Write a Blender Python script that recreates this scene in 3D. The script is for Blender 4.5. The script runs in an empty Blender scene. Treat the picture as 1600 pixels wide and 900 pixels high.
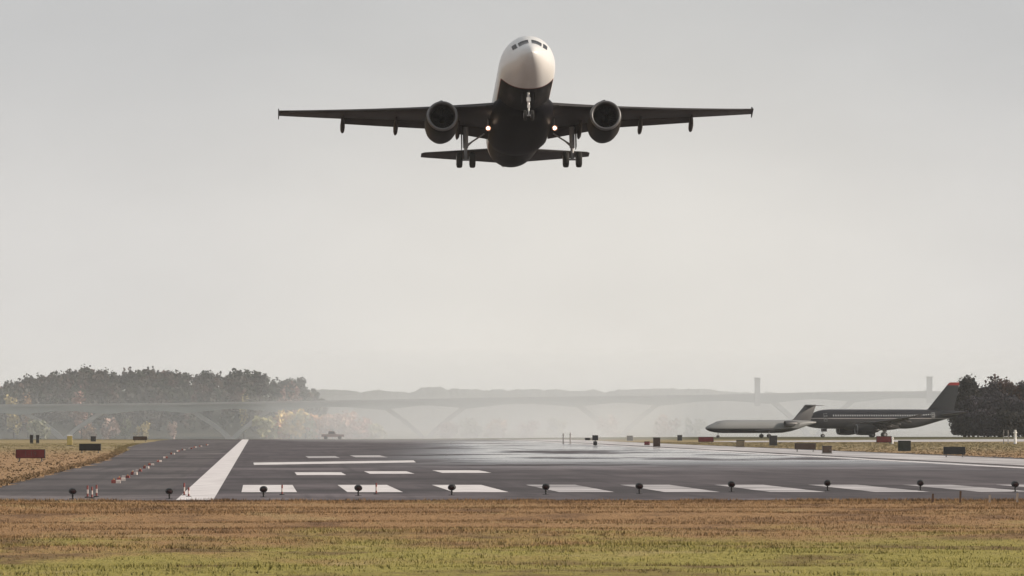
import bpy, math, random
from mathutils import Vector, Matrix, Euler
R = math.radians
random.seed(7)
scene = bpy.context.scene
COL = scene.collection

# ------------------------------------------------------------------ camera
F = 10880.0 / 1600.0            # focal length in picture widths
CAM_H = 2.4
HOR = 666.0                     # horizon row of the 1600x900 photograph
cam_d = bpy.data.cameras.new("camera")
cam = bpy.data.objects.new("camera", cam_d); COL.objects.link(cam)
cam_d.sensor_width = 36.0; cam_d.lens = 36.0 * F
cam_d.clip_start = 1.0; cam_d.clip_end = 80000.0
cam.location = (0, 0, CAM_H)
cam.rotation_euler = (R(90) + math.atan((HOR - 450) / 10880.0), 0, 0)
scene.camera = cam

# ------------------------------------------------------------------ sky, sun, exposure
SUN_EL, SUN_AZ = 20.0, 91.0     # azimuth from +Y (view) towards +X
world = bpy.data.worlds.new("World"); scene.world = world; world.use_nodes = True
nt = world.node_tree; nt.nodes.clear()
def wn(t, **k):
    n = nt.nodes.new(t)
    for a, b in k.items(): setattr(n, a, b)
    return n
out = wn('ShaderNodeOutputWorld'); bg = wn('ShaderNodeBackground'); sky = wn('ShaderNodeTexSky')
sky.sky_type = 'NISHITA'; sky.sun_disc = False
sky.sun_elevation = R(SUN_EL); sky.sun_rotation = R(SUN_AZ)
sky.air_density = 1.0; sky.dust_density = 6.0; sky.ozone_density = 1.0
hs = wn('ShaderNodeHueSaturation'); hs.inputs['Saturation'].default_value = 0.22
nt.links.new(sky.outputs[0], hs.inputs['Color'])
tc = wn('ShaderNodeTexCoord'); sep = wn('ShaderNodeSeparateXYZ')
nt.links.new(tc.outputs['Generated'], sep.inputs[0])
ramp = wn('ShaderNodeValToRGB')               # thin overcast veil, brighter low down
cr = ramp.color_ramp; cr.interpolation = 'EASE'
cr.elements[0].position = 0.0; cr.elements[0].color = (0.775, 0.757, 0.73, 1)
cr.elements[1].position = 1.0; cr.elements[1].color = (0.50, 0.52, 0.53, 1)
e = cr.elements.new(0.022); e.color = (0.745, 0.733, 0.715, 1)
e = cr.elements.new(0.062); e.color = (0.575, 0.582, 0.588, 1)
nt.links.new(sep.outputs['Z'], ramp.inputs[0])
mapn = wn('ShaderNodeMapping'); mapn.inputs['Scale'].default_value = (26, 10, 60)
noi = wn('ShaderNodeTexNoise'); noi.inputs['Scale'].default_value = 1.0; noi.inputs['Detail'].default_value = 4.0
nt.links.new(tc.outputs['Generated'], mapn.inputs[0]); nt.links.new(mapn.outputs[0], noi.inputs['Vector'])
mr = wn('ShaderNodeMapRange'); mr.inputs['From Min'].default_value = .3; mr.inputs['From Max'].default_value = .7
mr.inputs['To Min'].default_value = 9.42; mr.inputs['To Max'].default_value = 10.02
nt.links.new(noi.outputs['Fac'], mr.inputs['Value'])
vm = wn('ShaderNodeVectorMath', operation='SCALE')
nt.links.new(ramp.outputs[0], vm.inputs[0]); nt.links.new(mr.outputs[0], vm.inputs['Scale'])
mix = wn('ShaderNodeMix', data_type='RGBA'); mix.inputs[0].default_value = 0.85
nt.links.new(hs.outputs[0], mix.inputs[6]); nt.links.new(vm.outputs[0], mix.inputs[7])
dv = wn('ShaderNodeVectorMath', operation='DISTANCE'); nt.links.new(tc.outputs['Generated'], dv.inputs[0]); dv.inputs[1].default_value = (.0135, 1.0, .017)
gm_ = wn('ShaderNodeMapRange'); gm_.interpolation_type = 'SMOOTHERSTEP'
nt.links.new(dv.outputs['Value'], gm_.inputs['Value'])
for k_, v_ in zip(('From Min', 'From Max', 'To Min', 'To Max'), (0.0, .085, 1.0, 0.0)): gm_.inputs[k_].default_value = v_
gx_ = wn('ShaderNodeMix', data_type='RGBA'); gx_.inputs[6].default_value = (.968, .962, .958, 1); gx_.inputs[7].default_value = (1.075, 1.053, 1.012, 1)
nt.links.new(gm_.outputs[0], gx_.inputs[0])
gmul = wn('ShaderNodeMix', data_type='RGBA', blend_type='MULTIPLY'); gmul.inputs[0].default_value = 1.0
nt.links.new(mix.outputs[2], gmul.inputs[6]); nt.links.new(gx_.outputs[2], gmul.inputs[7])
nt.links.new(gmul.outputs[2], bg.inputs['Color']); bg.inputs['Strength'].default_value = 0.1
nt.links.new(bg.outputs[0], out.inputs['Surface'])

sun_d = bpy.data.lights.new("sun", 'SUN'); sun_d.energy = 4.3; sun_d.angle = R(0.6); sun_d.color = (1.0, .86, .70)
sun = bpy.data.objects.new("sun", sun_d); COL.objects.link(sun)
sdir = Vector((math.cos(R(SUN_EL)) * math.sin(R(SUN_AZ)), math.cos(R(SUN_EL)) * math.cos(R(SUN_AZ)), math.sin(R(SUN_EL))))
sun.rotation_euler = sdir.to_track_quat('Z', 'Y').to_euler(); sun.location = (60, 20, 60)

vs = scene.view_settings
vs.view_transform = 'Standard'; vs.look = 'None'; vs.exposure = 0.22; vs.gamma = 1.0; vs.use_curve_mapping = False
scene.render.engine = 'CYCLES'
cy = scene.cycles
cy.use_denoising = True; cy.max_bounces = 8; cy.volume_bounces = 4; cy.transparent_max_bounces = 12

# ------------------------------------------------------------------ helpers
def P(px, py, D):               # a point of the place seen at this spot of the photograph from the tripod, D metres away
    return Vector(((px - 800) / 10880.0 * D, D, CAM_H - (py - HOR) / 10880.0 * D))
def G(px, py):                  # the point of the flat airfield there
    D = CAM_H * 10880.0 / (py - HOR)
    return Vector(((px - 800) / 10880.0 * D, D, 0.0))

def tag(o, label=None, cat=None, group=None, kind=None):
    if label: o['label'] = label
    if cat: o['category'] = cat
    if group: o['group'] = group
    if kind: o['kind'] = kind
    return o
def empty(name, loc=(0, 0, 0), rot=(0, 0, 0)):
    o = bpy.data.objects.new(name, None); COL.objects.link(o)
    o.location = loc; o.rotation_euler = rot; o.empty_display_size = .5
    return o
KIDS = {}
def reg(o, parent):
    if parent is not None:
        o.parent = parent; KIDS.setdefault(parent.name, []).append(o)
def copy_tree(o, parent=None):
    c = o.copy(); COL.objects.link(c)
    if parent is not None: reg(c, parent)
    for ch in KIDS.get(o.name, []): copy_tree(ch, c)
    return c

class MB:
    def __init__(s): s.v = []; s.f = []; s.m = []
    def add(s, vs, fs, mi=0):
        b = len(s.v); s.v += [tuple(p) for p in vs]
        s.f += [tuple(i + b for i in f) for f in fs]; s.m += [mi] * len(fs)
    def box(s, c, d, rz=0, mi=0, top=1.0):
        x, y, z = d[0] / 2, d[1] / 2, d[2] / 2
        ps = [(-x, -y, -z), (x, -y, -z), (x, y, -z), (-x, y, -z), (-x * top, -y * top, z), (x * top, -y * top, z), (x * top, y * top, z), (-x * top, y * top, z)]
        ca, sa = math.cos(rz), math.sin(rz)
        ps = [(c[0] + p[0] * ca - p[1] * sa, c[1] + p[0] * sa + p[1] * ca, c[2] + p[2]) for p in ps]
        s.add(ps, [(0, 3, 2, 1), (4, 5, 6, 7), (0, 1, 5, 4), (1, 2, 6, 5), (2, 3, 7, 6), (3, 0, 4, 7)], mi)
    def loft(s, rings, cap=True, mi=0):
        n = len(rings[0]); vs = [p for r in rings for p in r]; fs = []
        for i in range(len(rings) - 1):
            for j in range(n):
                k = (j + 1) % n
                fs.append((i * n + j, i * n + k, (i + 1) * n + k, (i + 1) * n + j))
        if cap:
            fs.append(tuple(range(n))[::-1]); fs.append(tuple(range((len(rings) - 1) * n, len(rings) * n)))
        s.add(vs, fs, mi)
    def lathe(s, prof, o, ax, n=32, mi=0, cap=False):      # prof: (distance along axis, radius)
        ax = Vector(ax).normalized(); o = Vector(o)
        u = ax.orthogonal().normalized(); w = ax.cross(u)
        rings = [[o + ax * a + (u * math.cos(2 * math.pi * j / n) + w * math.sin(2 * math.pi * j / n)) * r for j in range(n)] for a, r in prof]
        s.loft(rings, cap, mi)
    def tube(s, a, b, ra, rb=None, n=10, mi=0):
        a, b = Vector(a), Vector(b); rb = ra if rb is None else rb
        s.lathe([(0, ra), ((b - a).length, rb)], a, b - a, n, mi, True)
    def quad(s, a, b, c, d, mi=0): s.add([a, b, c, d], [(0, 1, 2, 3)], mi)
    def build(s, name, mats, parent=None, smooth=False, angle=None):
        me = bpy.data.meshes.new(name); me.from_pydata(s.v, [], s.f)
        mats = mats if isinstance(mats, (list, tuple)) else [mats]
        for m in mats: me.materials.append(m)
        if len(mats) > 1: me.polygons.foreach_set('material_index', s.m)
        if smooth:
            me.polygons.foreach_set('use_smooth', [True] * len(me.polygons))
            if angle: me.set_sharp_from_angle(angle=R(angle))
        me.update()
        o = bpy.data.objects.new(name, me); COL.objects.link(o)
        reg(o, parent)
        return o

# ------------------------------------------------------------------ materials
def mat(name, col, rough=.6, metal=0, spec=.5, noise=None, bump=0, emit=None, coat=0):
    m = bpy.data.materials.new(name); m.use_nodes = True
    t = m.node_tree; b = t.nodes['Principled BSDF']
    b.inputs['Base Color'].default_value = (*col, 1); b.inputs['Roughness'].default_value = rough
    b.inputs['Metallic'].default_value = metal; b.inputs['Specular IOR Level'].default_value = spec
    b.inputs['Coat Weight'].default_value = coat
    if emit: b.inputs['Emission Color'].default_value = (*emit[0], 1); b.inputs['Emission Strength'].default_value = emit[1]
    if noise:                    # (scale, col2, detail)
        tcn = t.nodes.new('ShaderNodeTexCoord'); n = t.nodes.new('ShaderNodeTexNoise')
        n.inputs['Scale'].default_value = noise[0]; n.inputs['Detail'].default_value = noise[2] if len(noise) > 2 else 4
        t.links.new(tcn.outputs['Object'], n.inputs['Vector'])
        r = t.nodes.new('ShaderNodeValToRGB'); r.color_ramp.elements[0].position = .35; r.color_ramp.elements[1].position = .65
        r.color_ramp.elements[0].color = (*col, 1); r.color_ramp.elements[1].color = (*noise[1], 1)
        t.links.new(n.outputs['Fac'], r.inputs[0]); t.links.new(r.outputs[0], b.inputs['Base Color'])
    return m

class NT:                        # tiny node-writing helper
    def __init__(s, m): s.t = m.node_tree; s.b = s.t.nodes['Principled BSDF']
    def n(s, typ, **k):
        q = s.t.nodes.new(typ)
        for a, b in k.items(): setattr(q, a, b)
        return q
    def l(s, a, b): s.t.links.new(a, b)
    def val(s, sock, v):
        if hasattr(v, 'is_output'): s.l(v, sock)
        else: sock.default_value = v
    def math(s, op, a, b=0.0, clamp=False):
        q = s.n('ShaderNodeMath', operation=op, use_clamp=clamp); s.val(q.inputs[0], a); s.val(q.inputs[1], b); return q.outputs[0]
    def rng(s, v, a, b, c=0.0, d=1.0, smooth=True):
        q = s.n('ShaderNodeMapRange'); q.interpolation_type = 'SMOOTHSTEP' if smooth else 'LINEAR'
        s.val(q.inputs['Value'], v)
        for k, x in zip(('From Min', 'From Max', 'To Min', 'To Max'), (a, b, c, d)): q.inputs[k].default_value = x
        return q.outputs['Result']
    def noise(s, vec, scale, det=4, rough=.55):
        q = s.n('ShaderNodeTexNoise'); s.l(vec, q.inputs['Vector']); q.inputs['Scale'].default_value = scale
        q.inputs['Detail'].default_value = det; q.inputs['Roughness'].default_value = rough; return q.outputs['Fac']
    def map(s, vec, sc=(1, 1, 1), rot=(0, 0, 0), loc=(0, 0, 0)):
        q = s.n('ShaderNodeMapping'); s.l(vec, q.inputs['Vector'])
        q.inputs['Scale'].default_value = sc; q.inputs['Rotation'].default_value = rot; q.inputs['Location'].default_value = loc
        return q.outputs[0]
    def mix(s, f, a, b):
        q = s.n('ShaderNodeMix', data_type='RGBA')
        s.val(q.inputs[0], f)
        for sock, x in ((q.inputs[6], a), (q.inputs[7], b)):
            if hasattr(x, 'is_output'): s.l(x, sock)
            else: sock.default_value = (*x, 1)
        return q.outputs[2]
    def obj(s): return s.n('ShaderNodeTexCoord').outputs['Object']
    def xyz(s, v):
        q = s.n('ShaderNodeSeparateXYZ'); s.l(v, q.inputs[0]); return q.outputs

HEAD = R(2.1)                    # runway heading, turned left of the view
rd = Vector((-math.sin(HEAD), math.cos(HEAD), 0)); rp = Vector((math.cos(HEAD), math.sin(HEAD), 0))
RW0 = Vector((-11.2, 251.0, 0))  # on the left edge line of the runway beside the threshold bars
def RW(a, s, z=0):               # runway coordinates: a to the right of the left edge line, s beyond the threshold bars
    p = RW0 + rp * a + rd * s; p.z = z; return p

# ground --------------------------------------------------------------
m_ground = mat('airfield_grass_ground', (.2, .14, .06), .95, spec=.1)
k = NT(m_ground); o3 = k.obj(); x, y, z = k.xyz(o3)
streak = k.noise(k.map(o3, (.20, .075, 1)), 1.0, 7, .66)
fine = k.noise(k.map(o3, (3.0, 2.0, 1)), 1.0, 5, .7)
big = k.noise(k.map(o3, (.012, .02, 1)), 1.0, 3)
dist = k.math('ADD', y, k.math('MULTIPLY', k.math('SUBTRACT', streak, .5), 130.0))
dist = k.math('SUBTRACT', dist, k.math('MULTIPLY', x, .7))
zone = k.rng(dist, 126, 164)
lay = k.noise(k.map(o3, (.26, .11, 1), loc=(2, 7, 0)), 1.0, 6, .65)
near = k.mix(fine, (.23, .20, .05), (.35, .30, .095))
dry = k.mix(fine, (.24, .138, .065), (.38, .235, .12))
c1 = k.mix(zone, near, dry)
c1 = k.mix(k.math('MULTIPLY', k.rng(lay, .50, .66), .75), c1, (.13, .075, .045)); c1 = k.mix(k.math('MULTIPLY', k.rng(lay, .46, .34), .5), c1, (.37, .28, .14))
tan = k.mix(k.rng(fine, .3, .7), (.27, .165, .09), (.40, .26, .145))
tan = k.mix(k.math('MULTIPLY', k.rng(y, 520, 800), .75), tan, k.mix(k.rng(big, .35, .65), (.21, .19, .085), (.30, .25, .15)))
c2 = k.mix(k.rng(y, 225, 300), c1, tan)
far = k.mix(big, (.10, .085, .045), (.07, .075, .035))
c3 = k.mix(k.rng(y, 1150, 1330), c2, far)
k.l(c3, k.b.inputs['Base Color'])
bp = k.n('ShaderNodeBump'); bp.inputs['Strength'].default_value = .8; bp.inputs['Distance'].default_value = .15
k.l(fine, bp.inputs['Height']); k.l(bp.outputs[0], k.b.inputs['Normal'])

# asphalt -------------------------------------------------------------
def asphalt(name, ca, cb, rub=0, shimmer=None, rough=.72, spec=.35):
    m = mat(name, ca, rough, spec=spec); k = NT(m)
    o3 = k.obj(); v = k.map(o3, (1, 1, 1), (0, 0, -HEAD))
    n1 = k.noise(k.map(v, (.35, .03, 1)), 1.0, 5, .65); n2 = k.noise(k.map(v, (.9, .35, 1)), 1.0, 4)
    c = k.mix(k.rng(n1, .3, .7), ca, cb)
    c = k.mix(k.math('MULTIPLY', k.rng(n2, .5, .75), .5), c, tuple(q * .6 for q in ca))
    n3 = k.noise(k.map(v, (.022, .03, 1)), 1.0, 6, .65)
    c = k.mix(k.math('MULTIPLY', k.rng(n3, .50, .62), .75), c, tuple(q * .5 for q in ca))
    n4 = k.noise(k.map(v, (.035, .024, 1), loc=(5, 9, 0)), 1.0, 7, .7)
    c = k.mix(k.math('MULTIPLY', k.rng(n4, .52, .66), .75), c, tuple(q * 1.9 for q in cb))
    k.l(c, k.b.inputs['Base Color'])
    n5 = k.noise(k.map(v, (.9, .012, 1), loc=(1, 2, 0)), 1.0, 4, .6)
    c = k.mix(k.math('MULTIPLY', k.rng(n5, .5, .7), .5), c, tuple(q * .55 for q in ca))
    k.l(c, k.b.inputs['Base Color'])
    if shimmer:                       # smoother patches mirroring the low sky, imitating heat shimmer
        px_, py_, pz_ = k.xyz(o3)
        w = k.noise(k.map(o3, (.06, .022, 1), loc=(3.1, .4, 0)), 1.0, 6, .68)
        w = k.rng(w, .38, .50)
        band = k.math('MULTIPLY', k.rng(py_, shimmer[0], shimmer[1]), k.rng(py_, shimmer[3], shimmer[2]))
        side = k.rng(k.math('ADD', px_, k.math('MULTIPLY', py_, .008)), shimmer[4], shimmer[5])
        w = k.math('MULTIPLY', k.math('MULTIPLY', w, band), side)
        k.l(k.rng(w, 0, 1, rough, .10, False), k.b.inputs['Roughness'])
        k.l(k.rng(w, 0, 1, spec, .5, False), k.b.inputs['Specular IOR Level'])
    return m
m_run = asphalt('runway_asphalt', (.050, .040, .044), (.098, .082, .088), shimmer=(330, 520, 1050, 1250, -10, 4), spec=.2)
m_shd = asphalt('shoulder_asphalt', (.054, .045, .047), (.104, .089, .090), spec=.2)
m_conc = asphalt('shoulder_concrete', (.36, .33, .33), (.55, .52, .52), rough=.5, spec=.5)
m_paint = mat('white_runway_paint', (.80, .76, .76), .6, noise=(.9, (.50, .465, .47), 8))

m_worn = mat('worn_white_runway_paint', (.60, .565, .575), .6, noise=(.14, (.13, .115, .12), 9))
m_river = mat('river_water', (.05, .06, .06), .12)
m_hill = mat('wooded_hill', (.035, .04, .03), .95, spec=.1, noise=(.02, (.06, .055, .04), 6))

# ------------------------------------------------------------------ ground sheet and water
def interp(tab, x):
    if x <= tab[0][0]: return tab[0][1]
    for (a, b), (c, d) in zip(tab, tab[1:]):
        if x <= c: return b + (d - b) * (x - a) / (c - a)
    return tab[-1][1]
def edge_y(x): return 1290 + 300 / (1 + math.exp(-(x - 5) / 14.0))
def fnoise(x, y, s):
    from mathutils import noise
    return noise.noise(Vector((x * s, y * s, 3.3)))
def gz(x, y):
    ey = edge_y(x)
    if y < 226:
        w = min(1, max(0, (222 - y) / 20.0))
        return w * (.16 * fnoise(x, y, .035) + .13 * fnoise(x * .6, y, .13) + .06 * fnoise(x * .5, y, .33))
    if y < ey: return 0.0
    t = min(1, (y - ey) / 160.0); z = -9.5 * t * t * (3 - 2 * t)
    if y > 4220: z = -7.7
    if y > 4650: z += 2.7 * min(1, (y - 4650) / 250.0)
    return z
ys = [-60, -20, 20, 60, 90] + [100 + 1.25 * i for i in range(103)] + [232, 260, 300, 400, 600, 800, 1000, 1150, 1230] + [1280 + 20 * i for i in range(26)] + [1900, 2300, 3000, 3800, 4180, 4225, 4500, 4650, 4750, 4900, 5300, 7000, 10000, 14000, 20000, 27000]
xs = [-9000, -3000, -1200, -600, -300, -180, -120, -80] + [-60 + 3 * i for i in range(41)] + [80, 120, 180, 300, 600, 1200, 3000, 9000]
g = MB(); nx = len(xs)
vv = [(x, y, gz(x, y)) for y in ys for x in xs]
ff = [(j * nx + i, j * nx + i + 1, (j + 1) * nx + i + 1, (j + 1) * nx + i) for j in range(len(ys) - 1) for i in range(nx - 1)]
g.add(vv, ff); tag(g.build('ground', m_ground, smooth=True), kind='structure')
g = MB(); g.quad((-8500, 1900, -7.9), (8500, 1900, -7.9), (8500, 4236, -7.9), (-8500, 4236, -7.9))
tag(g.build('river', m_river), kind='structure')

# runway, shoulders, markings, taxiway
def strip(name, pts, m, z):
    g = MB(); n = len(pts) // 2
    for i in range(n - 1):
        a, b, c, d = pts[2 * i], pts[2 * i + 1], pts[2 * i + 3], pts[2 * i + 2]
        g.quad((a.x, a.y, z), (b.x, b.y, z), (c.x, c.y, z), (d.x, d.y, z))
    return tag(g.build(name, m), kind='structure')
S0, S1 = -27.5, 1010
LE = [(S0, -8.0), (60, -8.2), (230, -8.5), (420, -10.5), (560, -13), (700, -14), (S1, -14)]
RE = [(S0, 76), (60, 76), (230, 60), (S1, 58)]
sp = []; q = S0
while q < S1:
    sp += [RW(interp(LE, q) + random.gauss(0, .28), q), RW(interp(RE, q) + random.gauss(0, .3), q + max(0, 2.4 - (q - S0)))]
    q += 1.2 + max(0, q - S0) * .012
sp += [RW(-14, S1), RW(58, S1)]
strip('paved_shoulder', sp, m_shd, .010)
strip('runway', [RW(-1.2, S0 + .5), RW(47.2, S0 + 2.4), RW(-1.2, 500), RW(47.2, 500), RW(-1.2, S1 - 4), RW(47.2, S1 - 4)], m_run, .018)
strip('concrete_shoulder', [RW(48.6, 120), RW(57.5, 120), RW(48.6, 500), RW(57.5, 500), RW(48.6, S1 - 6), RW(57.5, S1 - 6)], m_conc, .018)
strip('taxiway', [Vector((30, 1120, 0)), Vector((34, 1040, 0)), Vector((70, 1235, 0)), Vector((74, 1085, 0)), Vector((180, 1500, 0)), Vector((180, 1160, 0))], m_conc, .014)
mk = MB(); ZM = .026
def mark(a0, a1, s0, s1, n=1, mi=0):
    for i in range(n):
        p, q = s0 + (s1 - s0) * i / n, s0 + (s1 - s0) * (i + 1) / n
        mk.quad(RW(a0, p, ZM), RW(a1, p, ZM), RW(a1, q, ZM), RW(a0, q, ZM), mi)
mark(-.6, .6, S0 + .7, S1 - 5, 12); mark(45.2, 46.4, S0 + 3, S1 - 5, 12)
for i in range(12):
    if i >= 0:
        mark(1.45 + i * 3.82, 3.45 + i * 3.82, 0, 31, mi=0 if i < 3 else 1)
def gmark(x0, x1, y0, y1, mi=0):        # painted bars farther along, square to the runway
    a, b = G(x0, y1), G(x1, y1); s = (a - RW0).dot(rd); a0 = (a - RW0).dot(rp); a1 = (b - RW0).dot(rp)
    s1 = (G(x0, y0) - RW0).dot(rd); mark(a0, a1, s, s1, 1, mi)
gmark(464, 541, 738.6, 743); gmark(578, 648, 737, 741); gmark(691, 768, 735.5, 739.5)
q_ = [G(397, 727), G(650, 723), G(646, 719.8), G(396, 723.4)]; mk.quad(*[(p.x, p.y, ZM) for p in q_])
gmark(482, 532, 713, 716.2, 1); gmark(556, 606, 712, 715, 1)
tag(mk.build('runway_markings', [m_paint, m_worn]), kind='structure')

# ------------------------------------------------------------------ haze
def vol(name, verts, faces, dens, col):
    g = MB(); g.add(verts, faces)
    m = bpy.data.materials.new(name + '_air'); m.use_nodes = True; t = m.node_tree; t.nodes.clear()
    o = t.nodes.new('ShaderNodeOutputMaterial'); v = t.nodes.new('ShaderNodeVolumePrincipled')
    v.inputs['Density'].default_value = dens; v.inputs['Color'].default_value = (*col, 1); v.inputs['Anisotropy'].default_value = 0.2
    t.links.new(v.outputs[0], o.inputs['Volume'])
    return tag(g.build(name, m), kind='stuff')
BF = [(0, 3, 2, 1), (4, 5, 6, 7), (0, 1, 5, 4), (1, 2, 6, 5), (2, 3, 7, 6), (3, 0, 4, 7)]
b = MB(); b.box((0, 14000, 51), (24000, 28600, 124))
vol('haze', b.v, BF, 3.6e-5, (.93, .965, 1.0))
pl = [((405 - 800) / 10880 * 4230, 4230), ((800 - 800) / 10880 * 2300, 2300), (420, 2300), (800, 4230)]
mv = [(x, y, -7.2) for x, y in pl] + [(x, y, 50 if y > 3000 else 16) for x, y in pl]
vol('added_haze', mv, BF, 4.0e-4, (.93, .965, 1.0))  # added haze volume that pales the middle of the bridge
b = MB(); b.box((-150, 3900, 18), (900, 560, 51))
vol('added_haze', [(x, y, z if z < 0 else (42 if y > 3900 else 12)) for x, y, z in b.v], BF, 3.5e-4, (.93, .965, 1.0))  # second added haze volume, keeps the wood on the left pale

xw_ = lambda px, D: (px - 800) / 10880.0 * D        # added shallow milky layer imitating heat shimmer over the far end of the runway
pl2 = [(xw_(370, 1275), 1275), (xw_(470, 1020), 1020), (xw_(720, 850), 850), (xw_(940, 900), 900), (xw_(1010, 1010), 1010), (xw_(1085, 1275), 1275)]
n_ = len(pl2)
vol('shimmer_haze', [(x, y, .06) for x, y in pl2] + [(x, y, 1.0 + max(0, y - 850) * .017) for x, y in pl2],
    [tuple(range(n_))[::-1], tuple(range(n_, 2 * n_))] + [(i, (i + 1) % n_, n_ + (i + 1) % n_, n_ + i) for i in range(n_)], 1.25e-3, (.95, .975, 1.0))

# ------------------------------------------------------------------ far hills and wood
HT = [(-900, 618), (-100, 612), (480, 609), (560, 611), (640, 613), (658, 607), (684, 603), (700, 607), (760, 609), (850, 608), (950, 612), (1010, 608), (1080, 606), (1130, 613), (1250, 615), (1440, 613), (1600, 606), (2000, 610), (2600, 620)]
g = MB(); rows = []
cols = list(range(-900, 2601, 4))
for dd, hh in ((12500, 0), (13600, .45), (14600, .8), (15600, 1.0), (16600, .7), (18000, 0)):
    row = []
    for px in cols:
        top = CAM_H + (HOR - interp(HT, px)) / 10880.0 * 15600
        xw = (px - 800) / 10880.0 * 15600
        bump = 5 * fnoise(px, dd, .05) + 4 * fnoise(px, dd, .21)
        row.append((xw * dd / 15600, dd, -5 + (top + 5) * hh + bump * min(1, hh * 2)))
    rows.append(row)
n = len(cols)
g.add([p for r in rows for p in r], [(j * n + i, j * n + i + 1, (j + 1) * n + i + 1, (j + 1) * n + i) for j in range(5) for i in range(n - 1)])
tag(g.build('hills', m_hill, smooth=True), kind='structure')

def leaf_quad(g, c, s, mi=0, flat=0):
    u = Vector((random.gauss(0, 1), random.gauss(0, 1), random.gauss(0, 1))).normalized()
    w = u.orthogonal().normalized(); w.rotate(Matrix.Rotation(random.uniform(0, 6.28), 3, u)); t = u.cross(w)
    a = s * random.uniform(.6, 1.3); b_ = a * random.uniform(.5, .95)
    c = Vector(c)
    g.add([c - w * a - t * b_ * .6, c + w * a * .3 - t * b_, c + w * a + t * b_ * .5, c - w * a * .4 + t * b_], [(0, 1, 2, 3)], mi)
def crown_cloud(g, base, rx, rz, n, s, mi=0, clumps=9):
    cs = []
    for _ in range(clumps):
        a = random.uniform(0, 6.28); r = rx * math.sqrt(random.random()) * .72
        cs.append((Vector((base[0] + math.cos(a) * r, base[1] + math.sin(a) * r, base[2] + random.uniform(-.62, .66) * rz * (1 - .5 * (r / rx) ** 2))), random.uniform(.28, .5)))
    for i in range(n):
        c, q = random.choice(cs)
        v = Vector((random.gauss(0, 1), random.gauss(0, 1), random.gauss(0, 1))).normalized() * (random.random() ** .4)
        leaf_quad(g, (c.x + v.x * rx * q, c.y + v.y * rx * q, c.z + v.z * rz * q), s, mi)

wood_m = [mat('wood_leaves_' + n_, c, .9, spec=.1) for n_, c in (('grey', (.072, .069, .063)), ('green', (.056, .062, .048)), ('brown', (.078, .064, .055)), ('russet', (.095, .068, .060)))]
WT = [(-260, 640), (-60, 612), (0, 603), (40, 588), (80, 581), (130, 574), (160, 578), (230, 577), (300, 578), (380, 578), (430, 590), (470, 592), (490, 605), (508, 622), (530, 640)]
hillz = lambda px, D: -5.5 + max(0, (CAM_H + (HOR - interp(WT, px)) / 10880.0 * 4950 - 15.5 + 5.5)) * min(1, max(0, (D - 4660) / 240.0))
g = MB()
for i in range(680):
    D = 4675 + 330 * random.random() ** .8; px = random.uniform(-250, 505)
    x = (px - 800) / 10880.0 * D; zb = hillz(px, D)
    h = random.uniform(11, 17.5); mi = random.choices((0, 1, 2, 3), (5, 4, 3, 1.2))[0]
    crown_cloud(g, (x, D, zb + h * .50), random.uniform(4, 6.5), h * .55, 130, 1.1, mi, 9)
wd = g.build('woods', wood_m); tag(wd, 'hazy bare autumn wood covering the hill beyond the bridge', 'woods', kind='stuff')
g = MB(); cols = list(range(-270, 535, 8)); rws = [4640, 4700, 4760, 4820, 4900, 5000, 5150]
g.add([((px - 800) / 10880.0 * D, D, hillz(px, D) if D < 5100 else -9) for D in rws for px in cols],
      [(j * len(cols) + i, j * len(cols) + i + 1, (j + 1) * len(cols) + i + 1, (j + 1) * len(cols) + i) for j in range(len(rws) - 1) for i in range(len(cols) - 1)])
tag(g.build('hill', m_hill, smooth=True), kind='structure')

m_bark = mat('grey_brown_bark', (.09, .07, .055), .9, noise=(3, (.05, .04, .035)))
def tree(px, ytop, ybase, D, w_px, leafmat, label, group=None, n=300, s=None, clumps=10, cat='tree', zb=None, name='tree'):
    b = P(px, ybase, D); tp = P(px, ytop, D)
    if zb is not None: b.z = zb
    H = tp.z - b.z; rx = w_px / 10880.0 * D / 2
    t = empty(name, b); tag(t, label, cat, group)
    g = MB(); r0 = max(.12, H * .022)
    g.tube((0, 0, -.3), (0, 0, H * .35), r0, r0 * .7, 8); g.tube((0, 0, H * .35), (H * .03, 0, H * .8), r0 * .7, r0 * .2, 8)
    for q in range(9):
        a = random.uniform(0, 6.28); z0 = H * random.uniform(.22, .6); L = rx * random.uniform(.6, 1.0)
        g.tube((0, 0, z0), (math.cos(a) * L, math.sin(a) * L, z0 + H * random.uniform(.12, .32)), r0 * .4, r0 * .1, 6)
    g.build('trunk', m_bark, t, True)
    g = MB(); crown_cloud(g, (0, 0, H * .50), rx, H * .50, n, s or rx * .15, 0, clumps)
    g.build('crown', leafmat, t)
    return t
m_yel = mat('yellow_autumn_leaves', (.36, .29, .13), .8); m_org = mat('orange_autumn_leaves', (.34, .20, .11), .8)
m_red = mat('dusty_red_autumn_leaves', (.24, .13, .11), .8); m_olv = mat('olive_leaves', (.17, .17, .10), .8); m_pnk = mat('pale_pink_brown_leaves', (.34, .24, .21), .8)
bank = [(22, 606, 634, 34, m_yel, 'yellow'), (44, 610, 634, 22, m_org, 'orange'), (128, 602, 622, 36, m_red, 'dull red'), (381, 609, 624, 16, m_yel, 'pale yellow'), (455, 592, 624, 44, m_red, 'brownish red')]
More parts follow.
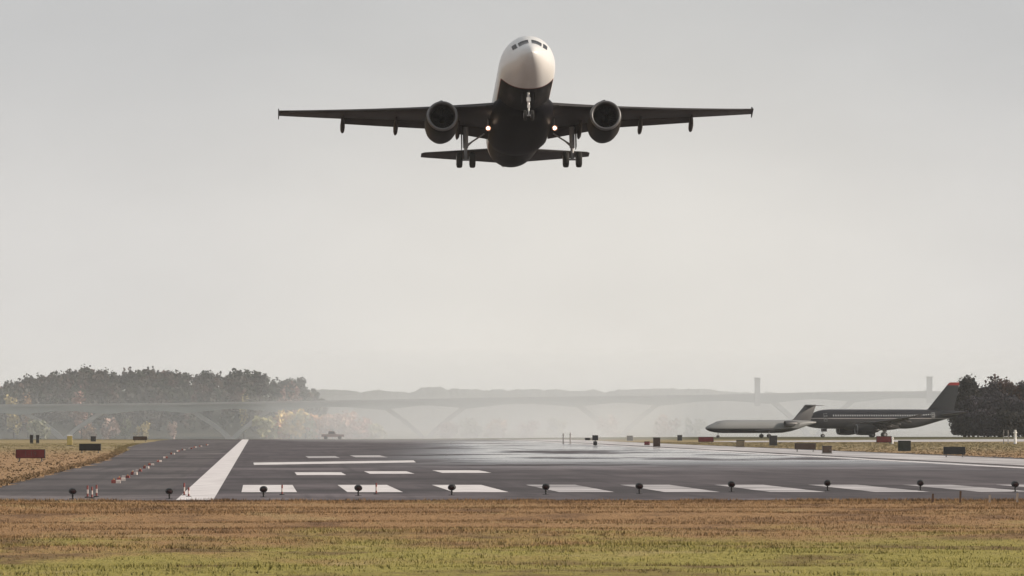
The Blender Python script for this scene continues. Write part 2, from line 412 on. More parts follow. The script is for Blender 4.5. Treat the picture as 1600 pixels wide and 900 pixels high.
for px, yt, yb, w, m_, cn in bank:
    D = 4650 - 8 * 0; tree(px, yt, yb, 4640, w, m_, cn.capitalize().lower() + ' autumn tree at ' + {22: 'the wood edge by the end of the bridge deck', 44: 'the wood edge beside the yellow tree', 128: 'the middle of the hill above the bridge deck', 381: 'the wood edge above the bridge, small', 455: 'the thinning end of the wooded hill'}[px], 'autumn trees on the wooded hill', 420, clumps=14, zb=max(-5.5, hillz(px, 4640) - 1))
bank2 = [(418, 650, 40, m_olv), (436, 641, 34, m_org), (456, 637, 40, m_yel), (478, 640, 38, m_olv), (498, 644, 34, m_org), (519, 646, 36, m_pnk), (541, 641, 34, m_pnk), (562, 650, 36, m_red), (585, 662, 30, m_olv),
         (172, 650, 34, m_pnk), (196, 648, 22, m_olv), (222, 656, 26, m_yel), (270, 655, 20, m_pnk), (140, 660, 26, m_org), (60, 655, 40, m_olv),
         (700, 655, 34, m_red), (735, 650, 40, m_olv), (775, 650, 42, m_org), (826, 652, 34, m_red), (870, 650, 38, m_olv), (950, 645, 36, m_pnk), (1040, 642, 42, m_red), (1085, 648, 36, m_olv)]
BRIGHT = {m_yel.name: mat('bright_yellow_leaves', (.62, .46, .17), .8), m_org.name: mat('bright_orange_leaves', (.62, .34, .17), .8), m_pnk.name: mat('bright_pink_brown_leaves', (.56, .38, .31), .8),
          m_red.name: mat('bright_dull_red_leaves', (.46, .24, .19), .8), m_olv.name: mat('bright_olive_leaves', (.38, .35, .17), .8)}
NAMES = {m_olv.name: 'olive', m_org.name: 'orange', m_yel.name: 'yellow', m_pnk.name: 'pinkish brown', m_red.name: 'dull red'}
for i, (px, yt, w, m_) in enumerate(bank2):
    where = ('in the bright autumn clump at the river bank left of mid runway' if 400 < px < 600 else 'on the far bank below the bridge near the left edge' if px < 300 else 'faded in haze under the middle of the bridge')
    ordn = ['first', 'second', 'third', 'fourth', 'fifth', 'sixth', 'seventh', 'eighth', 'ninth']
    grp = 'clump' if 400 < px < 600 else ('left' if px < 300 else 'mist')
    sel = sorted([q[0] for q in bank2 if (('clump' if 400 < q[0] < 600 else ('left' if q[0] < 300 else 'mist')) == grp)])
    sh = {'clump': 'autumn clump on the river bank', 'left': 'far bank trees under the hazy wood', 'mist': 'hazy trees under mid bridge'}[grp]
    tree(px, yt, 690, 4270, w * (1.25 if grp == 'clump' else 1), BRIGHT.get(m_.name, m_) if grp == 'clump' else m_, NAMES[m_.name] + ' tree, ' + ordn[sel.index(px)] + ' from the left of the ' + sh, 'autumn trees on the river banks', 700 if grp == 'clump' else 420, clumps=16, zb=-7.8)

# ------------------------------------------------------------------ bridge
m_steel = mat('pale_green_grey_steel', (.26, .285, .27), .6, noise=(.05, (.21, .235, .225)))
m_pier = mat('pale_concrete', (.30, .295, .285), .8, noise=(.08, (.23, .226, .222)))
DB = 4500.0
DECK = [(-400, 636), (0, 632), (250, 630), (500, 626), (800, 621), (1100, 617), (1320, 612), (1600, 611), (2000, 612)]
def BP(px, py, dy=0): p = P(px, py, DB); p.y += dy; return p
br = empty('river_bridge', BP(800, 690)); br.location.z = -9
tag(br, 'long pale river bridge on splayed V-shaped piers fading into the haze', 'bridge')
def bbuild(g, name, m, parent=br, **kw):
    g.v = [tuple(Vector(p) - br.location) for p in g.v]; return g.build(name, m, parent, **kw)
g = MB(); pxs = list(range(-400, 2001, 50))
rings = []
for px in pxs:
    yt = interp(DECK, px); a = BP(px, yt); 
    rings.append([(a.x, DB - 14, a.z), (a.x, DB + 14, a.z), (a.x, DB + 14, a.z - 1.4), (a.x, DB - 14, a.z - 1.4)])
g.loft(rings); bbuild(g, 'deck', m_pier)
PIERS = [-160, 100, 362, 665, 965, 1270, 1570, 1870]
g = MB(); rings = []
for px in range(-400, 2001, 10):
    q = min(abs(px - c) for c in PIERS); a = BP(px, interp(DECK, px))
    dep = 2.8 + 2.6 * max(0, 1 - abs(q - 68) / 70.0) ** 1.3
    rings.append([(a.x, DB - 11, a.z - 1.4), (a.x, DB + 11, a.z - 1.4), (a.x, DB + 11, a.z - 1.4 - dep), (a.x, DB - 11, a.z - 1.4 - dep)])
g.loft(rings); bbuild(g, 'girder', m_steel)
for c in PIERS:
    g = MB()
    zb = -8.6
    for sg in (-1, 1):
        top = BP(c + sg * 66, interp(DECK, c + sg * 66)); top.z -= 4.4
        ft = Vector(((c + sg * 5 - 800) / 10880.0 * DB, DB, P(c, 684, DB).z))
        rings = []
        for i in range(9):
            t = i / 8; xq = ft.x + (top.x - ft.x) * t; zq = ft.z + (top.z - ft.z) * (t ** .82)
            th = 1.9 + .6 * t
            rings.append([(xq - th, DB - 9, zq), (xq + th, DB - 9, zq), (xq + th, DB + 9, zq), (xq - th, DB + 9, zq)])
        g.loft(rings)
    f = P(c, 684, DB); g.box((f.x, DB, (f.z + zb) / 2), (7, 22, f.z - zb + .4))
    bbuild(g, 'pier', m_pier)
for px, yt, yb in ((1182, 592, 620), (1450, 590, 616)):
    a, b_ = BP(px, yt), BP(px, yb); g = MB()
    g.box((a.x, DB - 15, (a.z + b_.z - 6) / 2), (3.6, 4, a.z - b_.z + 6)); g.box((a.x, DB - 15, a.z + .3), (4.4, 5, .6))
    bbuild(g, 'control_tower', m_pier)
for px in range(620, 1600, 48):
    a = BP(px, interp(DECK, px)); g = MB(); g.tube((a.x, DB - 12, a.z), (a.x, DB - 12, a.z + 4.2), .14, .1, 6); g.tube((a.x, DB - 12, a.z + 4.1), (a.x + 1.2, DB - 12, a.z + 4.3), .1, .1, 6)
    bbuild(g, 'lamp_post', m_steel)

# ------------------------------------------------------------------ near trees beside the taxiway
m_bare = mat('dull_purple_brown_twigs', (.056, .050, .060), .9, spec=.1, noise=(.5, (.036, .035, .042)))
m_bare2 = mat('dark_green_brown_leaves', (.046, .044, .042), .9, spec=.1, noise=(.5, (.030, .031, .033)))
m_bare3 = mat('russet_twigs', (.10, .055, .045), .9, spec=.1, noise=(.5, (.055, .04, .04)))
TL = [(1528, 604, 46, 1470, m_bare, 'dense tree closing the gap right of the spindly ragged tree'), (1562, 594, 56, 1480, m_bare2, 'flat topped tree filling the skyline left of the stout white post'), (1606, 592, 60, 1480, m_bare, 'flat topped tree filling the skyline right of the stout white post'),
      (1516, 650, 40, 1380, m_bare2, 'low shrubby tree under the tailplane of the navy airliner'), (1550, 640, 52, 1378, m_bare, 'low shrubby tree in the row front between the thin grey posts and the tail'), (1590, 640, 52, 1378, m_bare2, 'low shrubby tree right behind the stout white post'), (1632, 640, 60, 1382, m_bare, 'low shrubby tree ending the row front'),
      (1514, 606, 40, 1460, m_bare2, 'dark narrow tree touching the back of the navy tail fin'), (1546, 598, 60, 1475, m_bare, 'dense dull tree at the back between the spindly and tall trees'), (1584, 596, 60, 1475, m_bare, 'dense dull tree at the back between the russet trees'),
      (1522, 581, 40, 1420, m_bare2, 'dark spindly tree with a ragged top behind the navy tail fin'), (1536, 612, 50, 1400, m_bare, 'low dense purple brown tree beside the navy tail fin'),
      (1552, 590, 52, 1440, m_bare, 'tall purple brown tree in the middle of the dense row'), (1568, 606, 56, 1405, m_bare, 'broad purple brown tree standing in front of the tall one'), (1574, 584, 44, 1450, m_bare3, 'russet topped tree at the back of the dense row'),
      (1594, 588, 52, 1440, m_bare3, 'russet brown tree by the white marker post'), (1600, 618, 56, 1395, m_bare, 'short wide purple tree at the picture edge'), (1622, 586, 56, 1440, m_bare, 'tall dull tree outside the right picture edge'), (1650, 592, 60, 1430, m_bare2, 'dark green tree ending the row'),
      (1530, 640, 52, 1385, m_bare, 'squat dark thicket tree below the navy tail fin'), (1570, 645, 60, 1385, m_bare2, 'squat green brown thicket tree in the row front'), (1608, 645, 60, 1385, m_bare, 'squat thicket tree behind the white marker post')]
for px, yt, w, D, m_, lb in TL:
    tree(px - 8, yt, 686, D + 120, w * 1.15, m_, lb, 'trees beyond the taxiway', 6000, .29, 46, zb=0.0)

# ------------------------------------------------------------------ airliner
m_white = mat('white_aircraft_paint', (.72, .71, .70), .28, coat=.3)
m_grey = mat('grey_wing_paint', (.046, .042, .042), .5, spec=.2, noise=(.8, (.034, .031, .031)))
m_metal = mat('bare_metal_lip', (.13, .13, .135), .45, metal=.5)
m_dark = mat('dark_intake', (.015, .015, .017), .5); m_rub = mat('black_tyre_rubber', (.018, .018, .018), .8)
m_gear = mat('grey_landing_gear_paint', (.30, .30, .31), .45); m_glass = mat('dark_cockpit_glass', (.012, .012, .015), .15, spec=.15)
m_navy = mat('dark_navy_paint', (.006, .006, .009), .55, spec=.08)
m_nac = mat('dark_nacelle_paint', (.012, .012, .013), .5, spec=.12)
m_lamp = mat('lit_landing_lamp', (.9, .9, .9), .3, emit=((1, .78, .60), 22))
m_glow_ring = mat('lamp_ring_added_glow', (.6, .4, .3), .3, metal=.5, emit=((1, .42, .22), .55))  # orange emission on the ring imitates the glow around the lit lamp
def livery(name, zb, top, stripe, low, spec=.5):      # zb: parting height along the body, (y, z) pairs
    m = mat(name, top, .3); k = NT(m); x, y, z = k.xyz(k.obj())
    (y0, z0), (y1, z1) = zb
    zz = k.math('SUBTRACT', z, k.rng(y, y0, y1, z0, z1))
    a = k.rng(zz, -.01, .01); b = k.rng(zz, .09, .11)
    c = k.mix(a, low, stripe); c = k.mix(b, c, top)
    n = k.noise(k.map(k.obj(), (1.2, .25, 1.2)), 1.0, 4)
    c = k.mix(k.math('MULTIPLY', k.rng(n, .5, .8), .14), c, tuple(q * .4 for q in top))
    k.l(c, k.b.inputs['Base Color']); k.l(k.rng(zz, 0, .1, .07, spec), k.b.inputs['Specular IOR Level']); k.l(k.rng(zz, 0, .1, .5, .3), k.b.inputs['Roughness']); return m
m_body = livery('white_over_navy_body', ((3.7, -2.25), (6.4, -.80)), (.62, .62, .62), (.14, .02, .022), (.006, .006, .008))  # white above, near-black below, red strip along the parting
m_body2 = livery('navy_over_grey_livery', ((0, .08), (1, .10)), (.018, .019, .024), (.46, .43, .43), (.052, .052, .056), .10)
def fin_mat(name, base, s1, s2):
    m = mat(name, base, .7, spec=.1); k = NT(m); x, y, z = k.xyz(k.obj())
    w = k.n('ShaderNodeTexWave'); w.inputs['Scale'].default_value = .42; w.inputs['Distortion'].default_value = 1.2
    k.l(k.map(k.obj(), (0, .35, 1)), w.inputs['Vector'])
    band = k.math('MULTIPLY', k.rng(z, 2.6, 3.2), k.rng(z, 6.2, 5.4))
    c = k.mix(k.math('MULTIPLY', k.rng(w.outputs['Fac'], .55, .7), band), base, s1)
    c = k.mix(k.rng(z, 7.2, 7.25), c, s2); k.l(c, k.b.inputs['Base Color']); return m
m_fin2 = fin_mat('navy_fin_with_pale_bands', (.022, .025, .030), (.085, .09, .095), (.22, .025, .025))

m_pane = mat('cabin_windows_in_navy_skin', (.20, .21, .22), .25); k = NT(m_pane); x, y, z = k.xyz(k.obj())
k.l(k.mix(k.math('GREATER_THAN', k.math('FRACT', k.math('MULTIPLY', y, 1 / .54)), .52), (.018, .019, .024), (.30, .31, .32)), k.b.inputs['Base Color'])
m_door = mat('door_panel', (.10, .105, .11), .5)
ZT = [(0, -.55), (.15, -.25), (.3, -.1), (.8, .2), (1.5, .5), (1.9, .68), (2.9, 1.3), (4, 1.75), (5.5, 2.0), (7, 2.07), (24, 2.07), (30, 2.0), (34, 1.85), (37.5, 1.55)]
ZB = [(0, -.55), (.15, -.82), (.3, -.95), (.8, -1.25), (1.5, -1.52), (3, -1.86), (5, -2.03), (6.5, -2.07), (24, -2.07), (26, -1.86), (28, -1.42), (32, -.3), (36, .75), (37.5, 1.1)]
WD = [(0, 0.01), (.15, .28), (.3, .42), (.8, .76), (1.5, 1.05), (3, 1.52), (5, 1.9), (6.5, 1.975), (24, 1.975), (28, 1.72), (32, 1.15), (36, .5), (37.5, .22)]
def smooth_tab(tab, x):          # monotone cubic (Fritsch-Carlson)
    n = len(tab); xs_ = [t[0] for t in tab]; ys_ = [t[1] for t in tab]
    d = [(ys_[i + 1] - ys_[i]) / (xs_[i + 1] - xs_[i]) for i in range(n - 1)]
    mm = [d[0]] + [0 if d[i - 1] * d[i] <= 0 else 2 * d[i - 1] * d[i] / (d[i - 1] + d[i]) for i in range(1, n - 1)] + [d[-1]]
    x = min(max(x, xs_[0]), xs_[-1])
    for i in range(n - 1):
        if x <= xs_[i + 1]:
            h = xs_[i + 1] - xs_[i]; t = (x - xs_[i]) / h
            return ys_[i] * (2 * t ** 3 - 3 * t * t + 1) + mm[i] * h * (t ** 3 - 2 * t * t + t) + ys_[i + 1] * (-2 * t ** 3 + 3 * t * t) + mm[i + 1] * h * (t ** 3 - t * t)
def fus(y, th, off=0, sc=1.0, tabs=(ZT, ZB, WD)):
    zt, zb, w = smooth_tab(tabs[0], y), smooth_tab(tabs[1], y), smooth_tab(tabs[2], y)
    zc, h = (zt + zb) / 2, (zt - zb) / 2
    return Vector(((w + off) * math.sin(th), y, zc + (h + off) * math.cos(th)))
def fus_mesh(ysl, tabs=(ZT, ZB, WD), n=48):
    g = MB(); g.loft([[fus(y, 2 * math.pi * j / n, tabs=tabs) for j in range(n)] for y in ysl], True); return g
def foil(chord, tc, n=9):
    up, lo = [], []
    for i in range(n + 1):
        t = (1 - math.cos(math.pi * i / n)) / 2
        h = 5 * tc * (.2969 * math.sqrt(t) - .126 * t - .3516 * t * t + .2843 * t ** 3 - .1015 * t ** 4)
        cam_ = .015 * (1 - (2 * t - 1) ** 2)
        up.append((t * chord, (cam_ + h) * chord)); lo.append((t * chord, (cam_ - h) * chord))
    return up + lo[-2:0:-1]
def wing_loft(g, st, side, vertical=False):   # st: (span, yLE, z, chord, t/c, twist deg)
    rings = []
    for sp, yl, z, c, tc_, tw in st:
        r = []
        for a, h in foil(c, tc_):
            ct, sn = math.cos(R(tw)), math.sin(R(tw)); aa, hh = a * ct + h * sn, -a * sn + h * ct
            r.append((h, yl + a, z) if vertical else (side * sp, yl + aa, z + hh))
        rings.append(r)
    g.loft(rings)
wz = lambda x: -1.08 + .089 * (x - 2) + .0018 * max(0, x - 2) ** 2
wle = lambda x: 11.9 + (x - 2) * .52
def wte(x): return 18.0 - .02 * (x - 2) if x < 6.4 else 17.9 + (x - 6.4) * .315
def airliner(t, body_m, wing_m, nac_m, tail_m, flying=True, lights=True):
    ysl = [0, .05, .15, .3, .5, .8, 1.1, 1.5, 1.9, 2.4, 2.9, 3.5, 4.2, 5, 5.8, 6.6, 8, 10, 13, 16, 19, 22, 24, 25, 26, 27, 28, 29.5, 31, 32.5, 34, 35.2, 36.2, 37, 37.5]
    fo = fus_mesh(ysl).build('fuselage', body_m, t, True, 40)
    # cockpit glazing, six panes that follow the skin
    panes = [((1.52, 6), (1.66, 42), (2.42, 37), (2.40, 5)), ((1.82, 48), (2.30, 62), (2.95, 55), (2.60, 42))]
    for sg in (-1, 1):
        for q in panes:
            g = MB(); N = 5; vs = []
            for i in range(N + 1):
                for j in range(N + 1):
                    u, v = i / N, j / N
                    yy = (q[0][0] * (1 - u) + q[1][0] * u) * (1 - v) + (q[3][0] * (1 - u) + q[2][0] * u) * v
                    th = (q[0][1] * (1 - u) + q[1][1] * u) * (1 - v) + (q[3][1] * (1 - u) + q[2][1] * u) * v
                    vs.append(fus(yy, sg * R(th), .02))
            g.add(vs, [(i * (N + 1) + j, i * (N + 1) + j + 1, (i + 1) * (N + 1) + j + 1, (i + 1) * (N + 1) + j) for i in range(N) for j in range(N)])
            g.build('cockpit_window', m_glass, fo, True)
    if not flying:               # rows of cabin windows and doors on both sides
        for sg in (-1, 1):
            g = MB(); ys_ = [6.6 + .8 * i_ for i_ in range(29)]
            g.add([fus(yy, sg * R(th_), .012) for yy in ys_ for th_ in (74, 69, 64)], [(3 * i_ + q_, 3 * i_ + q_ + 1, 3 * i_ + q_ + 4, 3 * i_ + q_ + 3) for i_ in range(28) for q_ in (0, 1)])
            g.build('cabin_window_band', m_pane, fo, True)
            for yy in (4.7, 29.2):
                g = MB(); a_ = [fus(yy + u_, sg * R(th_), .014) for th_ in (52, 70, 88, 104) for u_ in (0, .82)]
                g.add(a_, [(0, 1, 3, 2), (2, 3, 5, 4), (4, 5, 7, 6)]); g.build('cabin_door', m_door, fo)
    # belly fairing
    g = MB(); rings = []
    for y, w, zb in ((9.6, .9, -1.98), (10.4, 1.75, -2.2), (11.6, 2.12, -2.38), (13.5, 2.25, -2.48), (17, 2.25, -2.48), (19.5, 2.15, -2.42), (21.2, 1.8, -2.25), (22.6, .9, -2.0)):
        rings.append([(w * math.copysign(abs(math.sin(a)) ** .75, math.sin(a)), y, -1.2 + (-1.2 - zb) * math.copysign(abs(math.cos(a)) ** .75, math.cos(a)) * (1 if math.cos(a) < 0 else .5)) for a in [2 * math.pi * j / 32 for j in range(32)]])
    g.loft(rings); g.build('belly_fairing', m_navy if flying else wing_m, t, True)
    for sg in (-1, 1):
        g = MB(); st = [(1.0, 11.4, -1.2, 6.8, .15, 2)]
        for x in (2.0, 3.5, 5, 6.4, 8, 10, 12, 14, 15.5, 16.6, 17.0): st.append((x, wle(x), wz(x), wte(x) - wle(x), .145 - .0022 * x, 2 - .2 * x))
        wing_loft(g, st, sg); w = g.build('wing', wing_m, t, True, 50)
        for x0, x1 in ((2.15, 6.2), (6.5, 12.6)):
            g = MB(); wing_loft(g, [(x, wte(x) - .42, wz(x) - (wte(x) - wle(x)) * math.sin(R(2 - .2 * x)) - .03, .20 * (wte(x) - wle(x)) + .42, .10, 14) for x in (x0, (x0 + x1) / 2, x1)], sg)
            g.build('flap', wing_m, w, True, 50)
        for x0, x1 in ((2.6, 5.0), (6.6, 16.3)):
            g = MB(); wing_loft(g, [(x, wle(x) - .22, wz(x) - .10, .62 - .015 * x, .16, -16) for x in (x0, (x0 + x1) / 2, x1)], sg)
            g.build('slat', m_metal if False else wing_m, w, True, 50)
        for x in (4.35, 8.75, 12.5):
            g = MB(); L = 3.6 - .13 * x; y0 = wte(x) - L * .62
            rings = []
            for t_ in (0, .06, .2, .45, .7, .88, 1.0):
                r_ = (.04 + .24 * math.sin(math.pi * min(1, t_ * .9 + .05)) ** .7); zc = wz(x) - .18 - .45 * math.sin(math.pi * min(.62, t_ * .7)) - .12 * t_
                rings.append([(sg * x + r_ * .62 * math.sin(a), y0 + L * t_, zc + r_ * 1.15 * math.cos(a)) for a in [2 * math.pi * j / 14 for j in range(14)]])
            g.loft(rings); g.build('flap_track_fairing', wing_m, w, True)
        g = MB(); xq = 17.03
        y0, zq = wle(17.0), wz(17.0)
        fp = [(y0 - .05, zq), (y0 + 1.05, zq + .45), (y0 + 1.6, zq + .45), (y0 + 1.5, zq), (y0 + 1.6, zq - .2), (y0 + 1.2, zq - .2)]
        g.add([(sg * (xq - .03), a, b) for a, b in fp] + [(sg * (xq + .03), a, b) for a, b in fp], [tuple(range(6)), tuple(range(11, 5, -1))] + [(i, (i + 1) % 6, 6 + (i + 1) % 6, 6 + i) for i in range(6)])
        g.build('wingtip_fence', wing_m, w)
        # engine
        ex, ez = sg * 5.75, -2.22; ey = 10.5
        g = MB(); g.lathe([(.02, .94), (.0, 1.0), (.10, 1.08), (.5, 1.15), (1.4, 1.18), (2.6, 1.17), (3.5, 1.06), (4.2, .88), (4.2, .80), (3.8, .78)], (ex, ey, ez), (0, 1, -.02), 40)
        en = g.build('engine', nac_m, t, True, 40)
        g = MB(); g.lathe([(.22, .87), (.08, .895), (.0, .93), (-.035, .985), (.0, 1.045), (.10, 1.088), (.16, 1.105)], (ex, ey, ez), (0, 1, -.02), 40); g.build('intake_lip', m_metal, en, True)
        g = MB(); g.lathe([(.20, .862), (.6, .83), (1.2, .84), (1.2, .02)], (ex, ey, ez), (0, 1, -.02), 40); g.build('intake', m_dark, en, True, 40)
        g = MB()
        for j in range(22):
            a = 2 * math.pi * j / 22; a2 = a + .20
            g.quad((ex + .26 * math.cos(a), ey + .98, ez + .26 * math.sin(a)), (ex + .82 * math.cos(a), ey + .92, ez + .82 * math.sin(a)), (ex + .82 * math.cos(a2), ey + 1.08, ez + .82 * math.sin(a2)), (ex + .26 * math.cos(a2 + .05), ey + 1.1, ez + .26 * math.sin(a2 + .05)))
        g.build('fan', mat('fan_blades', (.016, .016, .018), .5) if 'fan_blades' not in bpy.data.materials else bpy.data.materials['fan_blades'], en)
        g = MB(); g.lathe([(.58, .01), (.66, .1), (.85, .22), (1.05, .29)], (ex, ey, ez), (0, 1, 0), 20); g.build('spinner', m_nac, en, True)
        g = MB(); g.lathe([(3.6, .66), (4.4, .56), (5.0, .42), (5.05, .36), (5.5, .04)], (ex, ey, ez), (0, 1, -.03), 24); g.build('exhaust_nozzle', m_dark, en, True, 40)
        g = MB(); rings = []
        for y, hw, z0, z1 in ((11.5, .06, -1.2, -.85), (12.6, .17, -1.2, -.62), (13.8, .2, -1.45, -.7), (15.2, .19, -1.6, -.8), (16.6, .12, -1.1, -.85), (17.4, .05, -1.0, -.9)):
            rings.append([(ex - hw, y, z0), (ex + hw, y, z0), (ex + hw, y, z1), (ex - hw, y, z1)])
        g.loft(rings); g.build('pylon', nac_m, en)
        # tailplane
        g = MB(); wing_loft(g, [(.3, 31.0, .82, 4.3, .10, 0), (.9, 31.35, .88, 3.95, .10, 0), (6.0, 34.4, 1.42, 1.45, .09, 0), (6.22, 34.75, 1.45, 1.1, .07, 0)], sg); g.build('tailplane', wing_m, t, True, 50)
        # main gear
        gx, gy, gz_ = sg * 3.8, 17.6, (-3.58 if flying else -3.35)
        mg = empty('main_gear', (gx, gy, -1.3)); reg(mg, t)
        L = gz_ + 1.3
        g = MB(); g.tube((0, 0, .1), (0, 0, L * .62), .20, .18, 14); g.tube((0, 0, L * .6), (0, 0, L), .12, .12, 12)
        g.tube((-.52, 0, L), (.52, 0, L), .075, .075, 10); g.box((0, -.1, L * .55), (.3, .2, .3)); g.box((0, .18, L * .8), (.1, .12, .7))
        g.build('strut', m_gear, mg, True, 40)
        g = MB(); g.tube((0, 0, L * .55), (-sg * 1.35, .0, -.35), .065, .055, 8); g.tube((0, 0, L * .62), (-sg * .62, .0, L * .36), .045, .045, 8); g.build('side_brace', m_gear, mg, True, 40)
        g = MB(); g.box((sg * .28, .02, -.75), (.05, .95, 1.35)); g.build('gear_door', wing_m, mg)
        for ws in (-1, 1):
            g = MB(); g.lathe([(-.20, .30), (-.215, .40), (-.19, .52), (-.11, .575), (.11, .575), (.19, .52), (.215, .40), (.20, .30)], (ws * .465, 0, L), (1, 0, 0), 28, cap=True)
            wh = g.build('wheel', m_rub, mg, True, 40)
            g = MB(); g.lathe([(-.222, .03), (-.222, .22), (-.205, .29), (.205, .29), (.222, .22), (.222, .03)], (ws * .465, 0, L), (1, 0, 0), 20, cap=True); g.build('rim', m_gear, wh, True, 40)
        if lights:
            g = MB(); g.lathe([(.01, .095), (-.01, .13), (-.02, .18), (.04, .185)], (sg * 2.36, 14.0, -2.22), (0, 1, .1), 20); lo = g.build('landing_light', m_glow_ring, t, True)
            g = MB(); g.lathe([(-.03, .005), (-.02, .06), (0, .09)], (sg * 2.36, 14.0, -2.22), (0, 1, .1), 16); g.build('bulb', m_lamp, lo, True)
            g = MB(); g.lathe([(0, .182), (-.03, .195), (.0, .21), (.3, .14), (.5, .03)], (sg * 2.36, 14.0, -2.22), (0, 1, .1), 16); g.tube((sg * 2.36, 14.25, -2.2), (sg * 2.36, 14.4, -1.2), .05, .05, 8); g.build('lamp_housing', m_gear, lo, True)
    g = MB(); wing_loft(g, [(0, 27.6, 1.75, 7.6, .05, 0), (0, 28.9, 2.1, 6.0, .10, 0), (0, 33.6, 7.6, 2.5, .09, 0), (0, 34.0, 7.85, 2.1, .06, 0)], 1, True); g.build('fin', tail_m, t, True, 50)
    # nose gear
    ng = empty('nose_gear', (0, 5.1, -1.75)); reg(ng, t); L = -1.95 if flying else -1.8
    g = MB(); g.tube((0, .05, .1), (0, 0, L * .6), .10, .09, 12); g.tube((0, 0, L * .55), (0, -.02, L), .06, .06, 10); g.tube((-.3, -.02, L), (.3, -.02, L), .05, .05, 8); g.tube((0, 0, L * .5), (0, .9, .0), .05, .05, 8)
    g.build('strut', m_white, ng, True, 40)
    for ws in (-1, 1):
        g = MB(); g.lathe([(-.1, .2), (-.11, .3), (-.08, .37), (.08, .37), (.11, .3), (.1, .2)], (ws * .25, -.02, L), (1, 0, 0), 22, cap=True); wh = g.build('wheel', m_rub, ng, True, 40)
        g = MB(); g.lathe([(-.112, .02), (-.112, .19), (.112, .19), (.112, .02)], (ws * .25, -.02, L), (1, 0, 0), 16, cap=True); g.build('rim', m_gear, wh, True, 40)
        g = MB(); g.box((ws * .42, .3, -.62), (.035, 1.0, .62)); g.build('gear_door', body_m if not flying else m_navy, ng)
    if flying:
        for zz_, sz_ in ((.42, .28), (.68, .2)):
            g = MB(); g.box((0, -.12, L * zz_), (sz_, .06, sz_)); g.build('taxi_light', m_white, ng)
    return t

PITCH, DPL = 12.6, 495.0
cg = P(812.0, 185.5, DPL)
pl_ = empty('airliner', (0, 0, 0)); tag(pl_, 'white and navy twin engine airliner climbing off the runway with wheels down', 'airliner')
airliner(pl_, m_body, m_grey, m_nac, m_navy)
rot = Euler((R(-PITCH), R(-.35), HEAD + R(1.05)), 'XYZ'); pl_.rotation_euler = rot
ref = Vector((0, 16.0, -1.0))    # wing centre goes to the point cg
pl_.location = cg - rot.to_matrix() @ ref

# navy airliner waiting on the taxiway
pk = empty('parked_airliner'); tag(pk, 'navy airliner with pale stripe and tall banded tail fin waiting by the trees', 'airliner')
airliner(pk, m_body2, m_grey, m_nac, m_fin2, False, False)
DN = 1480.0; nose = P(1250, 690, DN); pk.rotation_euler = (0, 0, R(-90 + 17)); pk.location = (nose.x, nose.y, 3.35 + .575 + .015)

